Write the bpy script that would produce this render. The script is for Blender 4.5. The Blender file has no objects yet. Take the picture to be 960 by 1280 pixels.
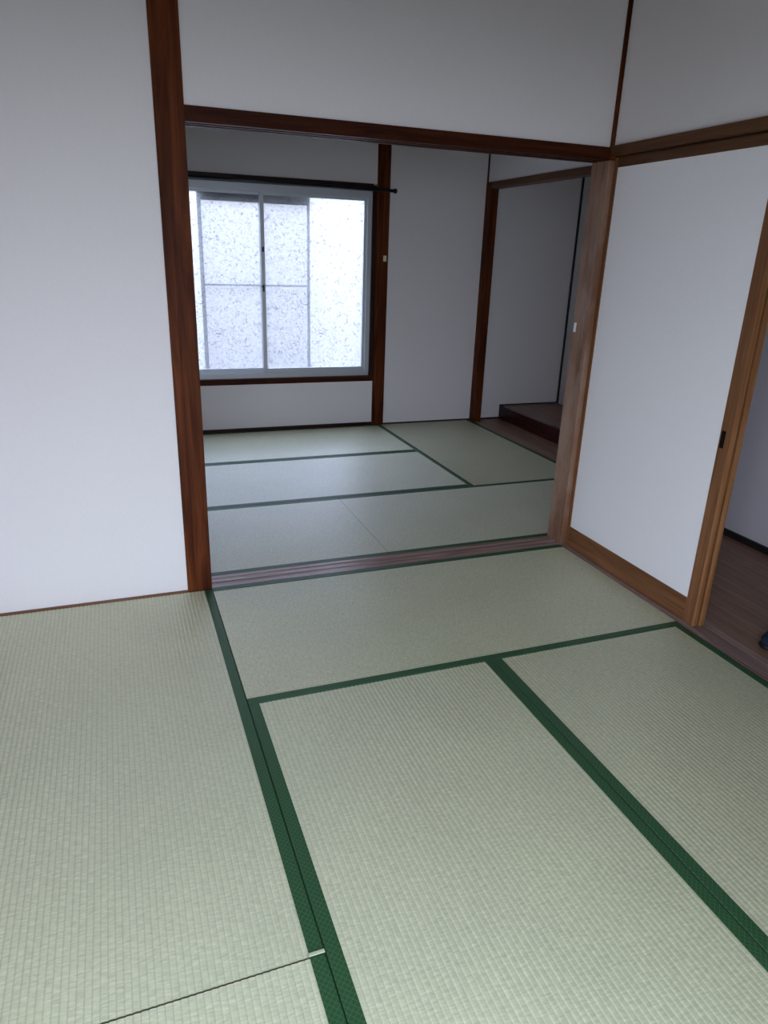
import bpy, bmesh, math, random
from mathutils import Vector, Matrix
random.seed(7)
S = bpy.context.scene
COL = S.collection

# ---------------------------------------------------------------- camera
def vsub(a, b): return Vector(a) - Vector(b)
CAM_LOC = (-0.2955, -2.7939, 1.3733)
YAW, PITCH, ROLL, FPX = 0.3678, -0.3523, 0.0341, 876.6
fw = Vector((math.sin(YAW)*math.cos(PITCH), math.cos(YAW)*math.cos(PITCH), math.sin(PITCH)))
rt = Vector((math.cos(YAW), -math.sin(YAW), 0)); up = rt.cross(fw)
r2 = rt*math.cos(ROLL) + up*math.sin(ROLL); u2 = -rt*math.sin(ROLL) + up*math.cos(ROLL)
cd = bpy.data.cameras.new('camera'); cam = bpy.data.objects.new('camera', cd); COL.objects.link(cam)
cd.sensor_fit = 'HORIZONTAL'; cd.sensor_width = 36.0; cd.lens = FPX/960*36.0; cd.clip_start = 0.02
M = Matrix((r2, u2, -fw)).transposed().to_4x4(); M.translation = Vector(CAM_LOC)
cam.matrix_world = M
S.camera = cam

# ---------------------------------------------------------------- world and light
w = bpy.data.worlds.new('overcast_sky'); S.world = w; w.use_nodes = True
nt = w.node_tree; nt.nodes.clear()
SKY = 6.0
wo = nt.nodes.new('ShaderNodeOutputWorld'); bg = nt.nodes.new('ShaderNodeBackground')
tc = nt.nodes.new('ShaderNodeTexCoord'); sp = nt.nodes.new('ShaderNodeSeparateXYZ')
rp = nt.nodes.new('ShaderNodeValToRGB')
rp.color_ramp.elements[0].position = 0.0; rp.color_ramp.elements[0].color = (0.77, 0.85, 1.0, 1)
rp.color_ramp.elements[1].position = 0.9; rp.color_ramp.elements[1].color = (0.60, 0.76, 1.0, 1)
nt.links.new(tc.outputs['Generated'], sp.inputs[0]); nt.links.new(sp.outputs['Z'], rp.inputs[0])
nt.links.new(rp.outputs[0], bg.inputs[0]); bg.inputs[1].default_value = SKY
nt.links.new(bg.outputs[0], wo.inputs[0])
S.view_settings.view_transform = 'Standard'; S.view_settings.look = 'None'
S.view_settings.gamma = 1.0; S.view_settings.use_curve_mapping = False
S.view_settings.exposure = 0.5
def portal(name, loc, rot, sx, sy):                 # helps the sky light find the real openings
    l = bpy.data.lights.new(name, 'AREA'); l.shape = 'RECTANGLE'; l.size = sx; l.size_y = sy
    l.cycles.is_portal = True
    o = bpy.data.objects.new(name, l); COL.objects.link(o); o.location = loc; o.rotation_euler = rot
RW = (-0.86, 0.88, 0.02, 1.80)                      # rear garden window x0,x1,z0,z1
portal('sky_portal', ((RW[0]+RW[1])/2, -2.77, (RW[2]+RW[3])/2), (math.radians(90), 0, 0), RW[1]-RW[0], RW[3]-RW[2])
portal('sky_portal', (0.81, 2.90, 1.12), (math.radians(-90), 0, 0), 1.7, 1.45)

# ---------------------------------------------------------------- materials
def newmat(n):
    m = bpy.data.materials.new(n); m.use_nodes = True
    t = m.node_tree; b = t.nodes['Principled BSDF']; return m, t, b
def N(t, ty, **kw):
    n = t.nodes.new(ty)
    for k, v in kw.items():
        if k in n.inputs: n.inputs[k].default_value = v
        else: setattr(n, k, v)
    return n
def L(t, a, b): t.links.new(a, b)
def plain(n, col, rough=0.5, metal=0.0, spec=0.5):
    m, t, b = newmat(n); b.inputs['Base Color'].default_value = (*col, 1)
    b.inputs['Roughness'].default_value = rough; b.inputs['Metallic'].default_value = metal
    b.inputs['Specular IOR Level'].default_value = spec; return m
def coords(t, scale=(1, 1, 1)):
    c = N(t, 'ShaderNodeTexCoord'); mp = N(t, 'ShaderNodeMapping'); mp.inputs['Scale'].default_value = scale
    L(t, c.outputs['Object'], mp.inputs[0]); return mp.outputs[0]
def wood(n, dark, light, axis, rough=0.35, wear=None, contrast=(0.3, 0.7), spec=.22):
    m, t, b = newmat(n)
    s = [26, 26, 26]; s['xyz'.index(axis)] = 1.6
    v = coords(t, s)
    no = N(t, 'ShaderNodeTexNoise', Scale=1.0, Detail=6.0, Roughness=0.6, Distortion=0.9); L(t, v, no.inputs['Vector'])
    r = N(t, 'ShaderNodeValToRGB'); r.color_ramp.elements[0].position = contrast[0]; r.color_ramp.elements[1].position = contrast[1]
    r.color_ramp.elements[0].color = (*dark, 1); r.color_ramp.elements[1].color = (*light, 1)
    L(t, no.outputs['Fac'], r.inputs[0]); out = r.outputs[0]
    s2 = [150, 150, 150]; s2['xyz'.index(axis)] = 4
    v2 = coords(t, s2); n2 = N(t, 'ShaderNodeTexNoise', Scale=1.0, Detail=3.0); L(t, v2, n2.inputs['Vector'])
    mr = N(t, 'ShaderNodeMapRange'); mr.inputs['To Min'].default_value = 0.72; mr.inputs['To Max'].default_value = 1.25
    L(t, n2.outputs['Fac'], mr.inputs[0])
    mx = N(t, 'ShaderNodeMix', data_type='RGBA', blend_type='MULTIPLY'); mx.inputs[0].default_value = 1.0
    L(t, out, mx.inputs[6]); L(t, mr.outputs[0], mx.inputs[7]); out = mx.outputs[2]
    if wear:
        v3 = coords(t, (7, 7, 3)); n3 = N(t, 'ShaderNodeTexNoise', Scale=1.0, Detail=4.0, Roughness=0.65); L(t, v3, n3.inputs['Vector'])
        r3 = N(t, 'ShaderNodeValToRGB'); r3.color_ramp.elements[0].position = 0.42; r3.color_ramp.elements[1].position = 0.68
        r3.color_ramp.elements[0].color = (0, 0, 0, 1); r3.color_ramp.elements[1].color = (1, 1, 1, 1); L(t, n3.outputs['Fac'], r3.inputs[0])
        m3 = N(t, 'ShaderNodeMix', data_type='RGBA'); L(t, r3.outputs[0], m3.inputs[0]); L(t, out, m3.inputs[6])
        m3.inputs[7].default_value = (*wear, 1); out = m3.outputs[2]
    L(t, out, b.inputs['Base Color']); b.inputs['Roughness'].default_value = rough; b.inputs['Specular IOR Level'].default_value = spec
    bp = N(t, 'ShaderNodeBump', Strength=0.25, Distance=0.0008); L(t, n2.outputs['Fac'], bp.inputs['Height']); L(t, bp.outputs[0], b.inputs['Normal'])
    return m
WC = {}
def W(kind, axis):
    if (kind, axis) in WC: return WC[kind, axis]
    d = dict(post=((.030, .006, .002), (.15, .040, .012), None, .5), beam=((.024, .006, .003), (.075, .020, .008), None, .45),
             worn=((.17, .078, .042), (.30, .16, .10), (.34, .22, .16), .42), door=((.13, .050, .020), (.26, .115, .050), None, .42),
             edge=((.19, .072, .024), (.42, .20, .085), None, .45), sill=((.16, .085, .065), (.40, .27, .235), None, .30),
             lintel=((.060, .024, .010), (.15, .066, .028), None, .45), dark=((.014, .006, .005), (.045, .015, .010), None, .35), board=((.20, .105, .068), (.38, .22, .15), None, .33),
             lacquer=((.022, .004, .004), (.055, .010, .009), None, .25), ceil=((.09, .06, .04), (.17, .12, .08), None, .6))[kind]
    WC[kind, axis] = wood('wood_%s_%s' % (kind, axis), d[0], d[1], axis, d[3], d[2], spec=.07 if kind in ('post', 'beam') else .2); return WC[kind, axis]

def wallpaper(n, col):
    m, t, b = newmat(n)
    v = coords(t, (55, 55, 420)); a = N(t, 'ShaderNodeTexNoise', Scale=1.0, Detail=3.0, Roughness=0.7); L(t, v, a.inputs['Vector'])
    v2 = coords(t, (420, 420, 60)); c = N(t, 'ShaderNodeTexNoise', Scale=1.0, Detail=2.0); L(t, v2, c.inputs['Vector'])
    ad = N(t, 'ShaderNodeMath', operation='ADD'); L(t, a.outputs['Fac'], ad.inputs[0]); L(t, c.outputs['Fac'], ad.inputs[1])
    mr = N(t, 'ShaderNodeMapRange'); mr.inputs['From Min'].default_value = .6; mr.inputs['From Max'].default_value = 1.4
    mr.inputs['To Min'].default_value = .965; mr.inputs['To Max'].default_value = 1.02; L(t, ad.outputs[0], mr.inputs[0])
    mx = N(t, 'ShaderNodeMix', data_type='RGBA', blend_type='MULTIPLY'); mx.inputs[0].default_value = 1
    mx.inputs[6].default_value = (*col, 1); L(t, mr.outputs[0], mx.inputs[7]); L(t, mx.outputs[2], b.inputs['Base Color'])
    b.inputs['Roughness'].default_value = .75; b.inputs['Specular IOR Level'].default_value = .3
    bp = N(t, 'ShaderNodeBump', Strength=0.35, Distance=0.0006); L(t, ad.outputs[0], bp.inputs['Height']); L(t, bp.outputs[0], b.inputs['Normal'])
    return m
PAPER = wallpaper('wallpaper_white', (.78, .735, .735))
DOORPAPER = wallpaper('door_paper', (.90, .87, .88))

def rush():
    m, t, b = newmat('woven_rush')
    # reeds lie along local y, ribs run along local x
    uv = N(t, 'ShaderNodeUVMap', uv_map='weave'); us = N(t, 'ShaderNodeSeparateXYZ'); L(t, uv.outputs[0], us.inputs[0])
    fl = N(t, 'ShaderNodeMath', operation='FLOOR'); L(t, us.outputs[1], fl.inputs[0])
    f7 = N(t, 'ShaderNodeMath', operation='MULTIPLY'); f7.inputs[1].default_value = 7.31; L(t, fl.outputs[0], f7.inputs[0])
    xs = N(t, 'ShaderNodeMath', operation='MULTIPLY'); xs.inputs[1].default_value = 340.0; L(t, us.outputs[0], xs.inputs[0])
    cx = N(t, 'ShaderNodeCombineXYZ'); L(t, xs.outputs[0], cx.inputs[0]); L(t, f7.outputs[0], cx.inputs[1])
    a = N(t, 'ShaderNodeTexNoise', Scale=1.0, Detail=3.0, Roughness=.6); L(t, cx.outputs[0], a.inputs['Vector'])
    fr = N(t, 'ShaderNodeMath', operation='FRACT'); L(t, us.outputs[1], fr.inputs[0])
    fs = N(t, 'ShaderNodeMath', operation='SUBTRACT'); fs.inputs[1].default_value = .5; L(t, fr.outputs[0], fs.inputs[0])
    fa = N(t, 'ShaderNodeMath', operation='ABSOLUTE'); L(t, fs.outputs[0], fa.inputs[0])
    # stitching thread plus crease shade painted into each valley of the weave
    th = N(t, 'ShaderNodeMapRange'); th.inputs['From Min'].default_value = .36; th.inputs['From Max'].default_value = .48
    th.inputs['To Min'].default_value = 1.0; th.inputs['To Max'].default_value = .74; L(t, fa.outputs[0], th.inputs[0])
    v2 = coords(t, (170, 50, 1)); c = N(t, 'ShaderNodeTexNoise', Scale=1.0, Detail=3.0); L(t, v2, c.inputs['Vector'])
    v3 = coords(t, (3.0, 3.0, 1)); e = N(t, 'ShaderNodeTexNoise', Scale=1.0, Detail=3.0); L(t, v3, e.inputs['Vector'])
    r = N(t, 'ShaderNodeValToRGB'); r.color_ramp.elements[0].position = .34; r.color_ramp.elements[1].position = .66
    r.color_ramp.elements[0].color = (.42, .415, .25, 1); r.color_ramp.elements[1].color = (.66, .64, .405, 1)
    ad = N(t, 'ShaderNodeMath', operation='ADD'); L(t, a.outputs['Fac'], ad.inputs[0]); L(t, c.outputs['Fac'], ad.inputs[1])
    hf = N(t, 'ShaderNodeMath', operation='MULTIPLY'); hf.inputs[1].default_value = .5; L(t, ad.outputs[0], hf.inputs[0])
    L(t, hf.outputs[0], r.inputs[0])
    mr = N(t, 'ShaderNodeMapRange'); mr.inputs['To Min'].default_value = .9; mr.inputs['To Max'].default_value = 1.1; L(t, e.outputs['Fac'], mr.inputs[0])
    mx = N(t, 'ShaderNodeMix', data_type='RGBA', blend_type='MULTIPLY'); mx.inputs[0].default_value = 1
    L(t, r.outputs[0], mx.inputs[6]); L(t, mr.outputs[0], mx.inputs[7])
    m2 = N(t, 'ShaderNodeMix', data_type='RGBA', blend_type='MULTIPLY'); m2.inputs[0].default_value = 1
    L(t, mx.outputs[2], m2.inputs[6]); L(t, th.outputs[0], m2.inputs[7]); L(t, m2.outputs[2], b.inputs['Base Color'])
    b.inputs['Roughness'].default_value = .60; b.inputs['IOR'].default_value = 2.0; b.inputs['Specular IOR Level'].default_value = .5
    b.inputs['Anisotropic'].default_value = .7
    b.inputs['Coat Weight'].default_value = .75; b.inputs['Coat Roughness'].default_value = .38; b.inputs['Coat IOR'].default_value = 1.7
    tg = N(t, 'ShaderNodeVectorTransform', vector_type='VECTOR', convert_from='OBJECT', convert_to='WORLD'); tg.inputs[0].default_value = (1, 0, 0)
    L(t, tg.outputs[0], b.inputs['Tangent'])
    bp = N(t, 'ShaderNodeBump', Strength=0.5, Distance=0.0006); L(t, ad.outputs[0], bp.inputs['Height']); L(t, bp.outputs[0], b.inputs['Normal'])
    return m
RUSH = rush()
STRAW = plain('mat_core_straw', (.16, .14, .08), .8)
def border():
    m, t, b = newmat('green_border_cloth')
    v = coords(t, (1, 1, 1)); s = N(t, 'ShaderNodeSeparateXYZ'); L(t, v, s.inputs[0])
    def lat(op):
        k = N(t, 'ShaderNodeMath', operation=op); L(t, s.outputs[0], k.inputs[0]); L(t, s.outputs[1], k.inputs[1])
        q = N(t, 'ShaderNodeMath', operation='MULTIPLY'); q.inputs[1].default_value = 70.0; L(t, k.outputs[0], q.inputs[0])
        f = N(t, 'ShaderNodeMath', operation='FRACT'); L(t, q.outputs[0], f.inputs[0])
        g = N(t, 'ShaderNodeMath', operation='SUBTRACT'); g.inputs[1].default_value = .5; L(t, f.outputs[0], g.inputs[0])
        h = N(t, 'ShaderNodeMath', operation='ABSOLUTE'); L(t, g.outputs[0], h.inputs[0])
        i = N(t, 'ShaderNodeMath', operation='LESS_THAN'); i.inputs[1].default_value = .07; L(t, h.outputs[0], i.inputs[0]); return i
    a, c = lat('ADD'), lat('SUBTRACT')
    mxx = N(t, 'ShaderNodeMath', operation='MAXIMUM'); L(t, a.outputs[0], mxx.inputs[0]); L(t, c.outputs[0], mxx.inputs[1])
    mx = N(t, 'ShaderNodeMix', data_type='RGBA'); L(t, mxx.outputs[0], mx.inputs[0])
    mx.inputs[6].default_value = (.017, .064, .020, 1); mx.inputs[7].default_value = (.045, .115, .05, 1)
    L(t, mx.outputs[2], b.inputs['Base Color']); b.inputs['Roughness'].default_value = .5
    b.inputs['Specular IOR Level'].default_value = .45
    bp = N(t, 'ShaderNodeBump', Strength=0.3, Distance=0.0004); L(t, mxx.outputs[0], bp.inputs['Height']); L(t, bp.outputs[0], b.inputs['Normal'])
    return m
BORDER = border()
BLACK = plain('black_metal', (.008, .007, .008), .35)
ALU = plain('aluminium', (.52, .54, .57), .42, .35)
GREYALU = plain('grey_screen_frame', (.05, .055, .06), .5, .0)
IVORY = plain('ivory_plastic', (.72, .60, .42), .4)
WHITEP = plain('white_plastic', (.85, .84, .80), .35)
DARKR = plain('dark_recess', (.006, .004, .004), .6, 0, .1)
BLACKTRIM = plain('black_trim', (.012, .010, .010), .5)
CONC = plain('outdoor_concrete', (.17, .16, .13), .9)
ADDED_NEIGH = plain('added_neighbour_render', (.355, .335, .31), .9)

def glass():
    m = bpy.data.materials.new('patterned_glass'); m.use_nodes = True; t = m.node_tree; t.nodes.clear()
    o = N(t, 'ShaderNodeOutputMaterial')
    v = coords(t, (1, 1, 1))
    a = N(t, 'ShaderNodeTexNoise', Scale=30.0, Detail=2.5, Roughness=.55, Distortion=2.2); L(t, v, a.inputs['Vector'])
    vo = N(t, 'ShaderNodeTexVoronoi', feature='DISTANCE_TO_EDGE', Scale=26.0); 
    dn = N(t, 'ShaderNodeTexNoise', Scale=14.0, Detail=1.0); L(t, v, dn.inputs['Vector'])
    mv = N(t, 'ShaderNodeVectorMath', operation='MULTIPLY_ADD'); mv.inputs[1].default_value = (.12, .12, .12)
    L(t, dn.outputs['Color'], mv.inputs[0]); L(t, v, mv.inputs[2]); L(t, mv.outputs[0], vo.inputs['Vector'])
    r = N(t, 'ShaderNodeValToRGB'); r.color_ramp.elements[0].position = .33; r.color_ramp.elements[1].position = .42
    r.color_ramp.elements[0].color = (1, 1, 1, 1); r.color_ramp.elements[1].color = (0, 0, 0, 1); L(t, a.outputs['Fac'], r.inputs[0])
    r2_ = N(t, 'ShaderNodeValToRGB'); r2_.color_ramp.elements[0].position = .0; r2_.color_ramp.elements[1].position = .10
    r2_.color_ramp.elements[0].color = (1, 1, 1, 1); r2_.color_ramp.elements[1].color = (0, 0, 0, 1); L(t, vo.outputs['Distance'], r2_.inputs[0])
    mxm = N(t, 'ShaderNodeMath', operation='MULTIPLY_ADD'); mxm.inputs[1].default_value = .22; L(t, r2_.outputs[0], mxm.inputs[0]); L(t, r.outputs[0], mxm.inputs[2]); mxm.use_clamp = True
    bp = N(t, 'ShaderNodeBump', Strength=1.0, Distance=0.012); L(t, a.outputs['Fac'], bp.inputs['Height'])
    tl = N(t, 'ShaderNodeBsdfTranslucent'); tl.inputs[0].default_value = (.90, .90, .96, 1); L(t, bp.outputs[0], tl.inputs['Normal'])
    tp = N(t, 'ShaderNodeBsdfTransparent')
    cm = N(t, 'ShaderNodeMix', data_type='RGBA'); L(t, mxm.outputs[0], cm.inputs[0]); cm.inputs[6].default_value = (.93, .93, .97, 1); cm.inputs[7].default_value = (.52, .52, .58, 1)
    L(t, cm.outputs[2], tp.inputs[0])
    gl = N(t, 'ShaderNodeBsdfGlossy'); gl.inputs['Roughness'].default_value = .25; L(t, bp.outputs[0], gl.inputs['Normal'])
    m1 = N(t, 'ShaderNodeMixShader'); m1.inputs[0].default_value = .16; L(t, tp.outputs[0], m1.inputs[1]); L(t, tl.outputs[0], m1.inputs[2])
    m2 = N(t, 'ShaderNodeMixShader'); m2.inputs[0].default_value = .05; L(t, m1.outputs[0], m2.inputs[1]); L(t, gl.outputs[0], m2.inputs[2])
    L(t, m2.outputs[0], o.inputs[0]); return m
GLASS = glass()
def seethrough(n, col, f, rough):
    m = bpy.data.materials.new(n); m.use_nodes = True; t = m.node_tree; t.nodes.clear(); o = N(t, 'ShaderNodeOutputMaterial')
    tp = N(t, 'ShaderNodeBsdfTransparent'); d = N(t, 'ShaderNodeBsdfDiffuse') if rough else N(t, 'ShaderNodeBsdfGlossy')
    d.inputs[0].default_value = (*col, 1)
    if not rough: d.inputs['Roughness'].default_value = .02
    x = N(t, 'ShaderNodeMixShader'); x.inputs[0].default_value = f
    L(t, tp.outputs[0], x.inputs[1]); L(t, d.outputs[0], x.inputs[2]); L(t, x.outputs[0], o.inputs[0]); return m
NET = seethrough('insect_net', (.55, .53, .56), .13, True)
CLEAR = seethrough('clear_glass', (1, 1, 1), .06, False)

# ---------------------------------------------------------------- mesh helpers
def link(name, me, mat, parent=None, loc=(0, 0, 0)):
    o = bpy.data.objects.new(name, me); COL.objects.link(o)
    if mat is not None and not me.materials: me.materials.append(mat)
    o.location = loc
    if parent is not None:
        o.parent = parent; o.location = Vector(loc) - parent_loc(parent)
    return o
def parent_loc(p):
    v = Vector((0, 0, 0))
    while p is not None:
        v += p.location; p = p.parent
    return v
def boxmesh(bm, c, s, bev=0.0):
    r = bmesh.ops.create_cube(bm, size=1.0); vs = r['verts']
    for q in vs: q.co = Vector((q.co.x*s[0]+c[0], q.co.y*s[1]+c[1], q.co.z*s[2]+c[2]))
    if bev > 0:
        es = list({e for q in vs for e in q.link_edges})
        bmesh.ops.bevel(bm, geom=es, offset=bev, segments=2, affect='EDGES', profile=.6)
def boxes(name, bb, mat, parent=None, bev=0.0):
    """bb: list of (x0,x1,y0,y1,z0,z1); object origin at the centre of the first one"""
    f = bb[0]; c0 = Vector(((f[0]+f[1])/2, (f[2]+f[3])/2, (f[4]+f[5])/2))
    bm = bmesh.new()
    for q in bb:
        c = Vector(((q[0]+q[1])/2, (q[2]+q[3])/2, (q[4]+q[5])/2)) - c0
        boxmesh(bm, c, (q[1]-q[0], q[3]-q[2], q[5]-q[4]), bev)
    me = bpy.data.meshes.new(name); bm.to_mesh(me); bm.free()
    return link(name, me, mat, parent, c0)
def extr(name, axis, a, b, pts, mat, parent=None):
    """closed profile pts in the plane across axis ('x': (y,z), 'y': (x,z)) swept from a to b"""
    bm = bmesh.new(); n = len(pts); mid = (a+b)/2
    cu = sum(p[0] for p in pts)/n; cv = sum(p[1] for p in pts)/n
    def mk(t, p): return ((t-mid, p[0]-cu, p[1]-cv) if axis == 'x' else (p[0]-cu, t-mid, p[1]-cv))
    A = [bm.verts.new(mk(a, p)) for p in pts]; B = [bm.verts.new(mk(b, p)) for p in pts]
    for i in range(n): bm.faces.new((A[i], A[(i+1) % n], B[(i+1) % n], B[i]))
    bm.faces.new(A); bm.faces.new(B[::-1]); bmesh.ops.recalc_face_normals(bm, faces=bm.faces)
    me = bpy.data.meshes.new(name); bm.to_mesh(me); bm.free()
    return link(name, me, mat, parent, (mid, cu, cv) if axis == 'x' else (cu, mid, cv))
def tube(name, pts, r, mat, parent=None, seg=12, taper=None):
    bm = bmesh.new(); P = [Vector(p) for p in pts]; c0 = sum(P, Vector())/len(P); rings = []
    for i, p in enumerate(P):
        d = (P[min(i+1, len(P)-1)] - P[max(i-1, 0)]).normalized()
        ax = d.cross(Vector((0, 0, 1))); ax = ax.normalized() if ax.length > 1e-3 else Vector((1, 0, 0)); ay = d.cross(ax)
        rr = taper[i] if taper else r
        rings.append([bm.verts.new(p-c0+ax*math.cos(k*2*math.pi/seg)*rr+ay*math.sin(k*2*math.pi/seg)*rr) for k in range(seg)])
    for A, B in zip(rings, rings[1:]):
        for k in range(seg): bm.faces.new((A[k], A[(k+1) % seg], B[(k+1) % seg], B[k]))
    bm.faces.new(rings[0]); bm.faces.new(rings[-1]); bmesh.ops.recalc_face_normals(bm, faces=bm.faces)
    for f in bm.faces: f.smooth = len(f.verts) == 4
    me = bpy.data.meshes.new(name); bm.to_mesh(me); bm.free()
    return link(name, me, mat, parent, c0)
def empty(name, loc, label=None, cat=None, group=None, kind=None):
    o = bpy.data.objects.new(name, None); COL.objects.link(o); o.location = loc; o.empty_display_size = .1
    tag(o, label, cat, group, kind); return o
def tag(o, label=None, cat=None, group=None, kind=None):
    if label: o['label'] = label
    if cat: o['category'] = cat
    if group: o['group'] = group
    if kind: o['kind'] = kind
    return o
def struct(o, label, cat): return tag(o, label, cat, None, 'structure')

# ---------------------------------------------------------------- room shell
CZ = 2.42; YB = 2.755; YR = -2.66; XL = -0.90; XD = 2.725; XA = 3.55
struct(boxes('floor', [(-1.05, 3.70, -3.70, 2.90, -.20, -.056)], plain('subfloor', (.12, .10, .07), .9)), 'bare subfloor under the mats and boards', 'floor')
struct(boxes('ceiling', [(-1.05, 3.70, -3.70, 2.90, CZ, CZ+.1)], W('ceil', 'x')), 'wooden board ceiling above both rooms', 'ceiling')
struct(boxes('wall_middle', [(XL, -.100, .006, .112, -.055, CZ), (0, 1.757, .006, .112, 1.830, CZ), (1.857, 3.6, .006, .112, -.055, CZ)], PAPER),
       'white papered partition wall between near and far room', 'wall')
struct(boxes('wall_back', [(1.80, XA, YB, YB+.10, -.055, CZ), (XL, 1.80, YB, YB+.10, -.055, .377), (XL, 1.80, YB, YB+.10, 1.872, CZ),
       (XL, -.07, YB, YB+.10, .377, 1.86)], PAPER), 'white papered far wall around the frosted window', 'wall')
struct(boxes('wall_left', [(XL-.1, XL, YR, YB+.1, -.055, CZ)], PAPER), 'white papered left wall', 'wall')
struct(boxes('wall_rear', [(XL-.1, RW[0]-.03, YR-.1, YR, -.055, CZ), (RW[0]-.03, RW[1]+.03, YR-.1, YR, RW[3]+.03, CZ), (RW[1]+.03, XD+.1, YR-.1, YR, -.055, CZ)], PAPER),
       'white papered wall behind the camera with the garden window', 'wall')
struct(boxes('wall_right', [(1.775, 1.86, YR, -.003, 1.835, CZ), (1.775, 1.86, YR, -1.80, -.055, 1.835)], PAPER),
       'white papered wall above the sliding doors', 'wall')
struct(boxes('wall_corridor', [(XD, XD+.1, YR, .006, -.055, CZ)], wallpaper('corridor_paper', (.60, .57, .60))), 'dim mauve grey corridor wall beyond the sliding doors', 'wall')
struct(boxes('wall_far_room', [(2.645, 2.72, .112, YB, 1.94, CZ), (2.645, 2.72, .112, .90, -.055, 1.94)], PAPER),
       'white papered strip of wall above the recess lintel in the far room', 'wall')
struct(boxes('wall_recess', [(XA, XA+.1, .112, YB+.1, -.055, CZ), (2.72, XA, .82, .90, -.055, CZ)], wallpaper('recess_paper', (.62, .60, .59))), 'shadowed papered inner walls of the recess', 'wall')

# posts (each its own)
def beam(n, box, kind, axis, label, cat='post', bev=.002):
    return struct(boxes(n, [box], W(kind, axis), None, bev), label, cat)
beam('trim_1', (-.100, 0, -.003, .118, -.05, CZ), 'post', 'z', 'thick dark red-brown post at left of the wide opening')
rp_ = beam('trim_2', (1.757, 1.857, -.003, .118, -.05, 1.780), 'worn', 'z', 'worn light brown post at right end of the wide opening')
beam('trim_3', (1.757, 1.857, -.003, .118, 1.780, CZ), 'post', 'z', 'thin dark upper part of the corner post above the lintels')
beam('trim_4', (1.697, 1.800, YB-.012, YB+.08, -.05, CZ), 'post', 'z', 'dark red post right of the frosted window')
beam('trim_5', (2.632, 2.700, 2.665, YB, -.05, 1.94), 'post', 'z', 'dark red post at the corner of the recess in the far room')
beam('trim_6', (2.632, 2.720, .112, .18, -.05, 1.89), 'post', 'z', 'post at the near end of the recess')
# lintel with two sliding grooves under it
g = [(0, 1.780), (.024, 1.780), (.024, 1.795), (.047, 1.795), (.047, 1.780), (.066, 1.780), (.066, 1.795), (.089, 1.795), (.089, 1.780), (.116, 1.780), (.116, 1.830), (0, 1.830)]
struct(extr('trim_7', 'x', 0, 1.757, g, W('beam', 'x')), 'long dark brown grooved lintel over the wide opening', 'lintel')
g = [(1.760, 1.795), (1.783, 1.795), (1.783, 1.808), (1.810, 1.808), (1.810, 1.795), (1.8135, 1.795), (1.8135, 1.808), (1.840, 1.808), (1.840, 1.795), (1.862, 1.795), (1.862, 1.835), (1.760, 1.835)]
struct(extr('trim_8', 'y', YR, -.003, g, W('lintel', 'y')), 'brown lintel over the white sliding doors at right', 'lintel')
beam('trim_9', (2.632, 2.72, .18, 2.665, 1.892, 1.940), 'lintel', 'y', 'brown lintel over the recess in the far room', 'lintel')
# threshold with grooves
g = [(0.0, -.05), (.118, -.05), (.118, .001), (.094, .001), (.094, -.002), (.072, -.002), (.072, .001), (.052, .001), (.052, -.002), (.030, -.002), (.030, .001), (0, .001)]
struct(extr('trim_10', 'x', 0, 1.757, g, W('sill', 'x')), 'worn pinkish wooden threshold with two sliding grooves between the rooms', 'threshold')
g = [(1.757, -.05), (1.872, -.05), (1.872, .001), (1.842, .001), (1.842, -.002), (1.812, -.002), (1.812, -.001), (1.783, -.001), (1.783, .001), (1.776, .001), (1.774, -.0015), (1.771, .001), (1.757, .001)]
struct(extr('trim_11', 'y', -1.80, -.003, g, W('sill', 'y')), 'worn pinkish threshold strip under the sliding doors at right', 'threshold')
struct(boxes('baseboard_left', [(XL, -.100, -.013, .006, -.05, .003)], W('door', 'x')), 'thin brown strip at the foot of the left partition wall', 'baseboard')
struct(boxes('baseboard_back', [(XL, 1.697, YB-.010, YB, -.05, .026), (1.80, 2.632, YB-.006, YB, -.05, .010), (2.70, 2.93, YB-.006, YB, -.002, .010)], W('dark', 'x')), 'dark strip at the foot of the far wall', 'baseboard')
struct(boxes('baseboard_right', [(XD-.012, XD, YR, .006, 0, .035)], BLACKTRIM), 'black skirting along the corridor wall', 'baseboard')
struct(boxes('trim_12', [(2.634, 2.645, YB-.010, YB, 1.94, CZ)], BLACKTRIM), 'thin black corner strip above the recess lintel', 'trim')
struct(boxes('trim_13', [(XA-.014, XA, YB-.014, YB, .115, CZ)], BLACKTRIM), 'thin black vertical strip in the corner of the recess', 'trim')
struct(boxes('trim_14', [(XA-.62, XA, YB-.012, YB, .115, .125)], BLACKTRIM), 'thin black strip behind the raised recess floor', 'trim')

# corridor floor boards, one object each
fb = struct(boxes('floor', [(1.872, XD, YR, .006, -.056, -.012)], plain('corridor_subfloor', (.05, .035, .025), .8)), 'brown board floor of the corridor at right', 'floor')
bw = .0775; k = 0; y_ = .0
meshes = {}
x = 1.873
while x < XD-.001:
    x1 = min(x+bw, XD-.0005)
    y0 = .004; j = 0; off = (.45, .2, .7, .05)[k % 4]
    cuts = [.004, .004-off] 
    while cuts[-1] > YR+.9: cuts.append(cuts[-1]-.9)
    cuts.append(YR+.001)
    for a, b_ in zip(cuts, cuts[1:]):
        boxes('plank', [(x, x1-.0012, b_+.001, a, -.012, 0)], W('board', 'y'), fb, .0008)
    x += bw; k += 1

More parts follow.
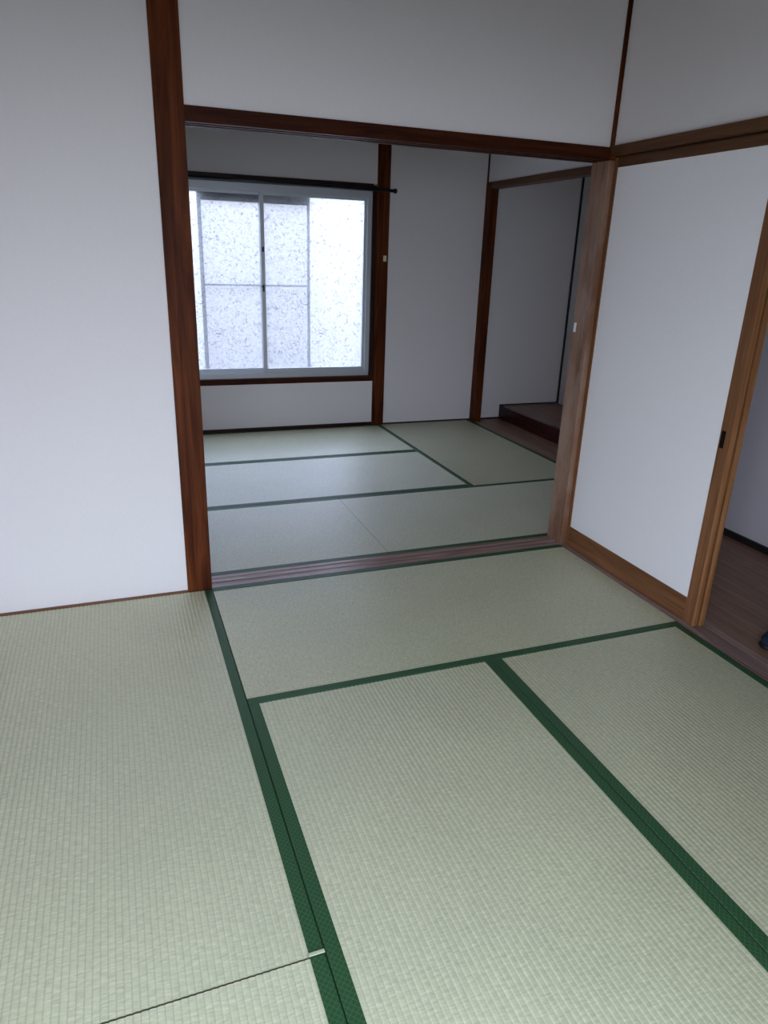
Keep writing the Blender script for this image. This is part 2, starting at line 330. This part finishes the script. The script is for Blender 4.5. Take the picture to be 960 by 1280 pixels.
# recess: boards and raised platform
struct(boxes('floor', [(2.633, 2.928, .90, YB, -.05, -.002)], W('board', 'y')), 'brown floorboard strip in front of the raised recess step', 'floor')
st = empty('recess_step', (3.24, 1.83, -.05), 'raised dark wooden step filling the recess at far right', 'step', None, 'structure')
boxes('front_rail', [(2.93, 2.975, .90, YB-.001, -.05, .115)], W('lacquer', 'y'), st, .003)
boxes('top_board', [(2.976, XA-.001, .90, YB-.013, .085, .113)], W('board', 'y'), st)
boxes('step_body', [(2.976, XA-.001, .90, YB-.013, -.05, .085)], W('dark', 'y'), st)

# ---------------------------------------------------------------- far window
win = empty('window_1', (.81, YB+.04, .42), 'aluminium sliding window with patterned frosted panes in the far wall', 'window', None, 'structure')
boxes('casing', [(1.662, 1.697, YB-.006, YB+.10, .377, 1.86)], W('dark', 'z'), win, .001)
boxes('casing', [(-.07, -.035, YB-.006, YB+.10, .377, 1.86)], W('dark', 'z'), win, .001)
boxes('casing', [(-.035, 1.662, YB-.022, YB+.10, 1.822, 1.872)], W('dark', 'x'), win, .001)
boxes('window_sill', [(-.07, 1.697, YB-.022, YB+.10, .377, .420)], W('beam', 'x'), win, .002)
x0, x1 = -.035, 1.662
fr = boxes('window_frame', [(x0, x1, YB+.005, YB+.085, 1.770, 1.822), (x0, x1, YB+.012, YB+.085, .420, .452), (x0, x1, YB+.012, YB+.018, .452, .462), (x0, x1, YB+.052, YB+.058, .452, .470),
            (x1-.036, x1, YB+.005, YB+.085, .452, 1.770), (x0, x0+.036, YB+.005, YB+.085, .452, 1.770)], ALU, win, .001)
def sash(xa, xb, yc, ws, we):
    s = boxes('sash', [(xa, xa+ws, yc-.012, yc+.012, .462, 1.770), (xb-we, xb, yc-.012, yc+.012, .462, 1.770),
                       (xa+ws, xb-we, yc-.012, yc+.012, 1.752, 1.770), (xa+ws, xb-we, yc-.012, yc+.012, .462, .492)], ALU, win, .001)
    boxes('pane', [(xa+ws, xb-we, yc-.002, yc+.002, .492, 1.752)], GLASS, s)
    return s
s1 = sash(.793, x1-.036, YB+.033, .029, .022)
s2 = sash(x0+.036, .822, YB+.070, .022, .029)
boxes('latch', [(.798, .812, YB+.008, YB+.021, 1.075, 1.125), (.785, .800, YB+.004, YB+.012, 1.108, 1.116)], BLACK, s1, .002)
boxes('latch_catch', [(.800, .816, YB+.012, YB+.021, 1.36, 1.395)], BLACK, s1, .002)
sc = boxes('insect_screen', [(.352, .380, YB+.105, YB+.120, .44, 1.800), (1.172, 1.192, YB+.105, YB+.120, .44, 1.800),
           (.380, 1.172, YB+.105, YB+.120, 1.700, 1.800), (.380, 1.172, YB+.105, YB+.120, 1.108, 1.122), (.380, 1.172, YB+.105, YB+.120, .44, .475)], GREYALU, win)
boxes('screen_net', [(.380, 1.172, YB+.1115, YB+.1125, .475, 1.700)], NET, sc)

# curtain rod
cr = empty('curtain_rod', (.85, 2.70, 1.835), 'black curtain rod along the top of the far window', 'curtain rod')
tube('rod', [(-.10, 2.70, 1.838), (1.815, 2.70, 1.828)], .0125, BLACK, cr)
tube('end_knob', [(1.812, 2.70, 1.828), (1.818, 2.70, 1.828), (1.832, 2.70, 1.828), (1.838, 2.70, 1.828)], .018, BLACK, cr, 12, [.013, .018, .018, .011])
for bx in (-.05, .78, 1.745):
    boxes('bracket', [(bx-.012, bx+.012, 2.70, YB-.022 if bx < 1.6 else YB-.012, 1.832, 1.846)], BLACK, cr, .001)
tag(boxes('door_plate', [(1.758, 1.784, YB-.017, YB-.012, 1.318, 1.362)], IVORY, None, .001), 'small beige plate on the dark post beside the far window', 'plate')
tag(boxes('strike_plate', [(1.7535, 1.757, .088, .104, 1.055, 1.098), (1.7525, 1.7535, .092, .100, 1.066, 1.086)], WHITEP, None, .0006), 'small white plate on the worn light brown post', 'plate')

# ---------------------------------------------------------------- sliding doors at right
def sliding_door(n, xa, xb, ya, yb, label, pull):
    d = empty(n, ((xa+xb)/2, (ya+yb)/2, 0), label, 'door', None, 'structure')
    ls, rs, br, tr = .022, .054, .104, .038
    boxes('stile', [(xa, xb, ya-ls, ya, .0, 1.790)], W('door', 'z'), d, .002)
    boxes('stile', [(xa, xb, yb+.004, yb+rs, .0, 1.790)], W('door', 'z'), d, .001)
    boxes('stile_edge', [(xa, xb, yb, yb+.004, .0, 1.790)], W('edge', 'z'), d, .0015)['label'] = 'edge of the door stile, painted lighter for the light on it'  # light difference between edge and front face put into the wood colour
    boxes('bottom_rail', [(xa+.001, xb-.001, yb+rs, ya-ls, .0, br)], W('door', 'y'), d, .001)
    boxes('top_rail', [(xa+.001, xb-.001, yb+rs, ya-ls, 1.790-tr, 1.790)], W('lintel', 'y'), d, .001)
    boxes('panel', [(xa+.004, xb-.004, yb+rs, ya-ls, br, 1.790-tr)], DOORPAPER, d)
    if pull:
        boxes('finger_pull', [(xa-.0015, xa+.004, yb+.028, yb+.047, .735, .800)], DARKR, d, .001)
    return d
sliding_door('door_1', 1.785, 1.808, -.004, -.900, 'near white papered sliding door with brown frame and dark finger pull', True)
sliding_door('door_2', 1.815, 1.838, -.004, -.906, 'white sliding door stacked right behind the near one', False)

# small dark shoe at the right edge
sh = empty('shoe', (2.02, -1.13, .0), 'small black and dark blue shoe on the brown corridor floor', 'shoe')
def blob(name, prof, mat, parent, base):
    """prof: list of (x, halfwidth, zlow, zhigh)"""
    bm = bmesh.new(); rings = []; seg = 20
    for (px, hw, zl, zh) in prof:
        zc, hz = (zl+zh)/2, (zh-zl)/2; ring = []
        for k in range(seg):
            a = 2*math.pi*k/seg; ca, sa = math.cos(a), math.sin(a)
            e = .75
            ring.append(bm.verts.new((px, hw*math.copysign(abs(ca)**e, ca), zc+hz*math.copysign(abs(sa)**e, sa))))
        rings.append(ring)
    for A, B in zip(rings, rings[1:]):
        for k in range(seg): bm.faces.new((A[k], A[(k+1) % seg], B[(k+1) % seg], B[k]))
    bm.faces.new(rings[0]); bm.faces.new(rings[-1]); bmesh.ops.recalc_face_normals(bm, faces=bm.faces)
    for f in bm.faces: f.smooth = True
    me = bpy.data.meshes.new(name); bm.to_mesh(me); bm.free()
    o = link(name, me, mat, parent, base); return o
NAVY = plain('navy_shoe_fabric', (.006, .016, .035), .55); SOLE = plain('black_rubber', (.010, .010, .012), .5)
STR = plain('shoe_stripe', (.06, .13, .19), .4)
B = (1.915, -1.125, 0)
blob('sole', [(0, .012, .006, .020), (.012, .032, .001, .024), (.05, .043, 0, .024), (.12, .044, 0, .022), (.19, .036, 0, .024), (.24, .030, .001, .026), (.252, .012, .006, .022)], SOLE, sh, B)
blob('upper', [(.006, .012, .018, .030), (.018, .030, .018, .048), (.05, .040, .018, .062), (.10, .041, .018, .080), (.15, .036, .018, .088), (.20, .031, .018, .082), (.238, .026, .018, .078), (.246, .012, .022, .070)], NAVY, sh, B)
for qx, qh in ((.045, .0625), (.075, .0735), (.105, .083)):
    boxes('strap', [(B[0]+qx, B[0]+qx+.010, B[1]-.026, B[1]+.026, qh-.008, qh+.002)], STR, sh, .002)

# ---------------------------------------------------------------- tatami mats
GAP = .0010; HW = .033; TH = .055
def mat(x0, x1, y0, y1, axis, label, group, fold=False, nb=(1, 1)):
    Lx, Ly = (x1-x0, y1-y0) if axis == 'x' else (y1-y0, x1-x0)
    Lx -= 2*GAP; Ly -= 2*GAP
    r = empty('tatami_mat', ((x0+x1)/2, (y0+y1)/2, -TH), label, 'mat', group)
    if axis == 'y': r.rotation_euler.z = math.pi/2
    def ch(name, bm, m):
        me = bpy.data.meshes.new(name); bm.to_mesh(me); bm.free(); me.materials.append(m)
        o = bpy.data.objects.new(name, me); COL.objects.link(o); o.parent = r; return o
    bm = bmesh.new(); boxmesh(bm, (0, 0, (TH-.003)/2), (Lx, Ly-.002, TH-.003)); ch('core', bm, STRAW)
    # rush cover: one rounded rib per weave row, wrapped over the two short ends
    bm = bmesh.new(); wid = Ly-2*HW+.004; n = int(round(wid/RIB)); seg = 6; A = .0013
    prof = []
    for i in range(n*seg+1):
        u = i/seg; f = u-math.floor(u)
        prof.append((-wid/2+wid*i/(n*seg), TH-A+A*max(0, math.sin(math.pi*f**1.7))**.6 if 0 < f < 1 else TH-A))
    nx = 2
    cols = []; uvl = bm.loops.layers.uv.new('weave')
    for (xx, dz) in ((-Lx/2, 0), (Lx/2, 0)):
        cols.append([bm.verts.new((xx, yy, zz+dz)) for yy, zz in prof])
    for a_, b_ in ((cols[0], cols[1]),):
        for i in range(len(prof)-1):
            f = bm.faces.new((a_[i], b_[i], b_[i+1], a_[i+1])); f.smooth = True
            for lp, (u_, v_) in zip(f.loops, ((-Lx/2, i), (Lx/2, i), (Lx/2, i+1), (-Lx/2, i+1))):
                lp[uvl].uv = (u_, v_/seg)
    bmesh.ops.recalc_face_normals(bm, faces=bm.faces)
    for f in bm.faces:
        if abs(f.normal.z) > .3 and f.normal.z < 0: f.normal_flip()
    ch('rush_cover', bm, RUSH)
    for s_ in (1, -1):
        bm = bmesh.new(); yo = s_*(Ly/2); yi = s_*(Ly/2-HW)
        pr = [(yi, TH-.0012), (yi, TH+.0008), (yi+s_*.0015, TH+.0014), (yo-s_*.003, TH+.0014), (yo, TH-.001), (yo, .008), (yo-s_*.001, .008), (yo-s_*.004, TH-.003)]
        A_ = [bm.verts.new((-Lx/2, *p)) for p in pr]; B_ = [bm.verts.new((Lx/2, *p)) for p in pr]
        for i in range(len(pr)): bm.faces.new((A_[i], A_[(i+1) % len(pr)], B_[(i+1) % len(pr)], B_[i]))
        bm.faces.new(A_); bm.faces.new(B_[::-1]); bmesh.ops.recalc_face_normals(bm, faces=bm.faces)
        ch('border', bm, BORDER)
    return r
RIB = .0146
NR, FR = 'tatami mats in the near room', 'tatami mats in the far room'
Y1, Y2, Y3, B0, BX = 1.0017, 1.8785, YB-.010, 1.743, 2.631
m1 = mat(-.893, 0, -1.775, -.013, 'y', 'long tatami mat at the left against the near white wall', NR)
m2 = mat(0, 1.755, -.877, 0, 'x', 'greyish crosswise tatami mat just before the wide opening, near side of threshold', NR)
m3 = mat(0, .8887, -2.64, -.877, 'y', 'large tatami mat at bottom centre of the photo', NR)
m4 = mat(.8887, 1.755, -2.64, -.877, 'y', 'bluish green tatami mat at right beside the corridor threshold', NR)
m5 = mat(-.893, 0, -2.645, -1.777, 'y', 'half tatami mat at bottom left corner, beyond the dark end seam', NR)
mat(-.893, .8685, .118, Y1, 'x', 'far room tatami mat left of the diagonal seam, next to the threshold', FR)
mat(.8685, BX, .118, Y1, 'x', 'far room tatami mat right of the diagonal seam, next to the threshold', FR)
mat(-.02, B0, Y1, Y2, 'x', 'pale far room tatami mat in the middle row', FR)
mat(-.02, B0, Y2, Y3, 'x', 'pale far room tatami mat directly below the frosted window', FR)
mat(B0, BX, Y1, YB-.006, 'y', 'deep green lengthwise tatami mat in front of the recess', FR)
mat(-.893, -.02, Y1, Y3, 'y', 'lengthwise tatami mat at the hidden left side of the far room', FR)
# little folded cloth end on the left mat's border
bm = bmesh.new(); boxmesh(bm, (0, 0, 0), (.034, .008, .003), .0012); me = bpy.data.meshes.new('border_end'); bm.to_mesh(me); bm.free(); me.materials.append(plain('pale_rush_end', (.42, .46, .30), .6))
e = bpy.data.objects.new('border_end', me); COL.objects.link(e); e.parent = m1; e.rotation_euler.z = -math.pi/2
e.location = Vector((-.8795, .018-.4465+0, TH+.0022)); e['label'] = 'pale folded end of the green border'
e.location = (-.8775, -.4465+.018, TH+.0025)

# ---------------------------------------------------------------- garden window behind the camera and the outside
gw = empty('window_2', ((RW[0]+RW[1])/2, YR-.05, 0), 'tall garden window slid open where the photographer stands', 'window', None, 'structure')
boxes('window_frame', [(RW[0]-.03, RW[0], YR-.09, YR, 0, RW[3]+.03), (RW[1], RW[1]+.03, YR-.09, YR, 0, RW[3]+.03), (RW[0], RW[1], YR-.09, YR, RW[3], RW[3]+.03), (RW[0], RW[1], YR-.09, YR, -.03, RW[2])], ALU, gw)
xm = (RW[0]+RW[1])/2
for xa, xb, yc in ((xm-.0, RW[1], YR-.03), (xm+.02, RW[1], YR-.06)):
    s = boxes('sash', [(xa, xa+.035, yc-.012, yc+.012, RW[2], RW[3]), (xb-.035, xb, yc-.012, yc+.012, RW[2], RW[3]), (xa+.035, xb-.035, yc-.012, yc+.012, RW[3]-.04, RW[3]), (xa+.035, xb-.035, yc-.012, yc+.012, RW[2], RW[2]+.06)], ALU, gw)
    boxes('pane', [(xa+.035, xb-.035, yc-.002, yc+.002, RW[2]+.06, RW[3]-.04)], CLEAR, s)
struct(boxes('ground', [(-14, 16, -16, 14, -.75, -.55)], CONC), 'pale concrete ground outside the house', 'ground')
tag(boxes('added_neighbour', [(-5, 7, 5.6, 8, -.55, 2.0)], ADDED_NEIGH), 'added pale building outside the frosted window, sized for the light coming in', 'building')  # invented building, height and tone set for light through the far window
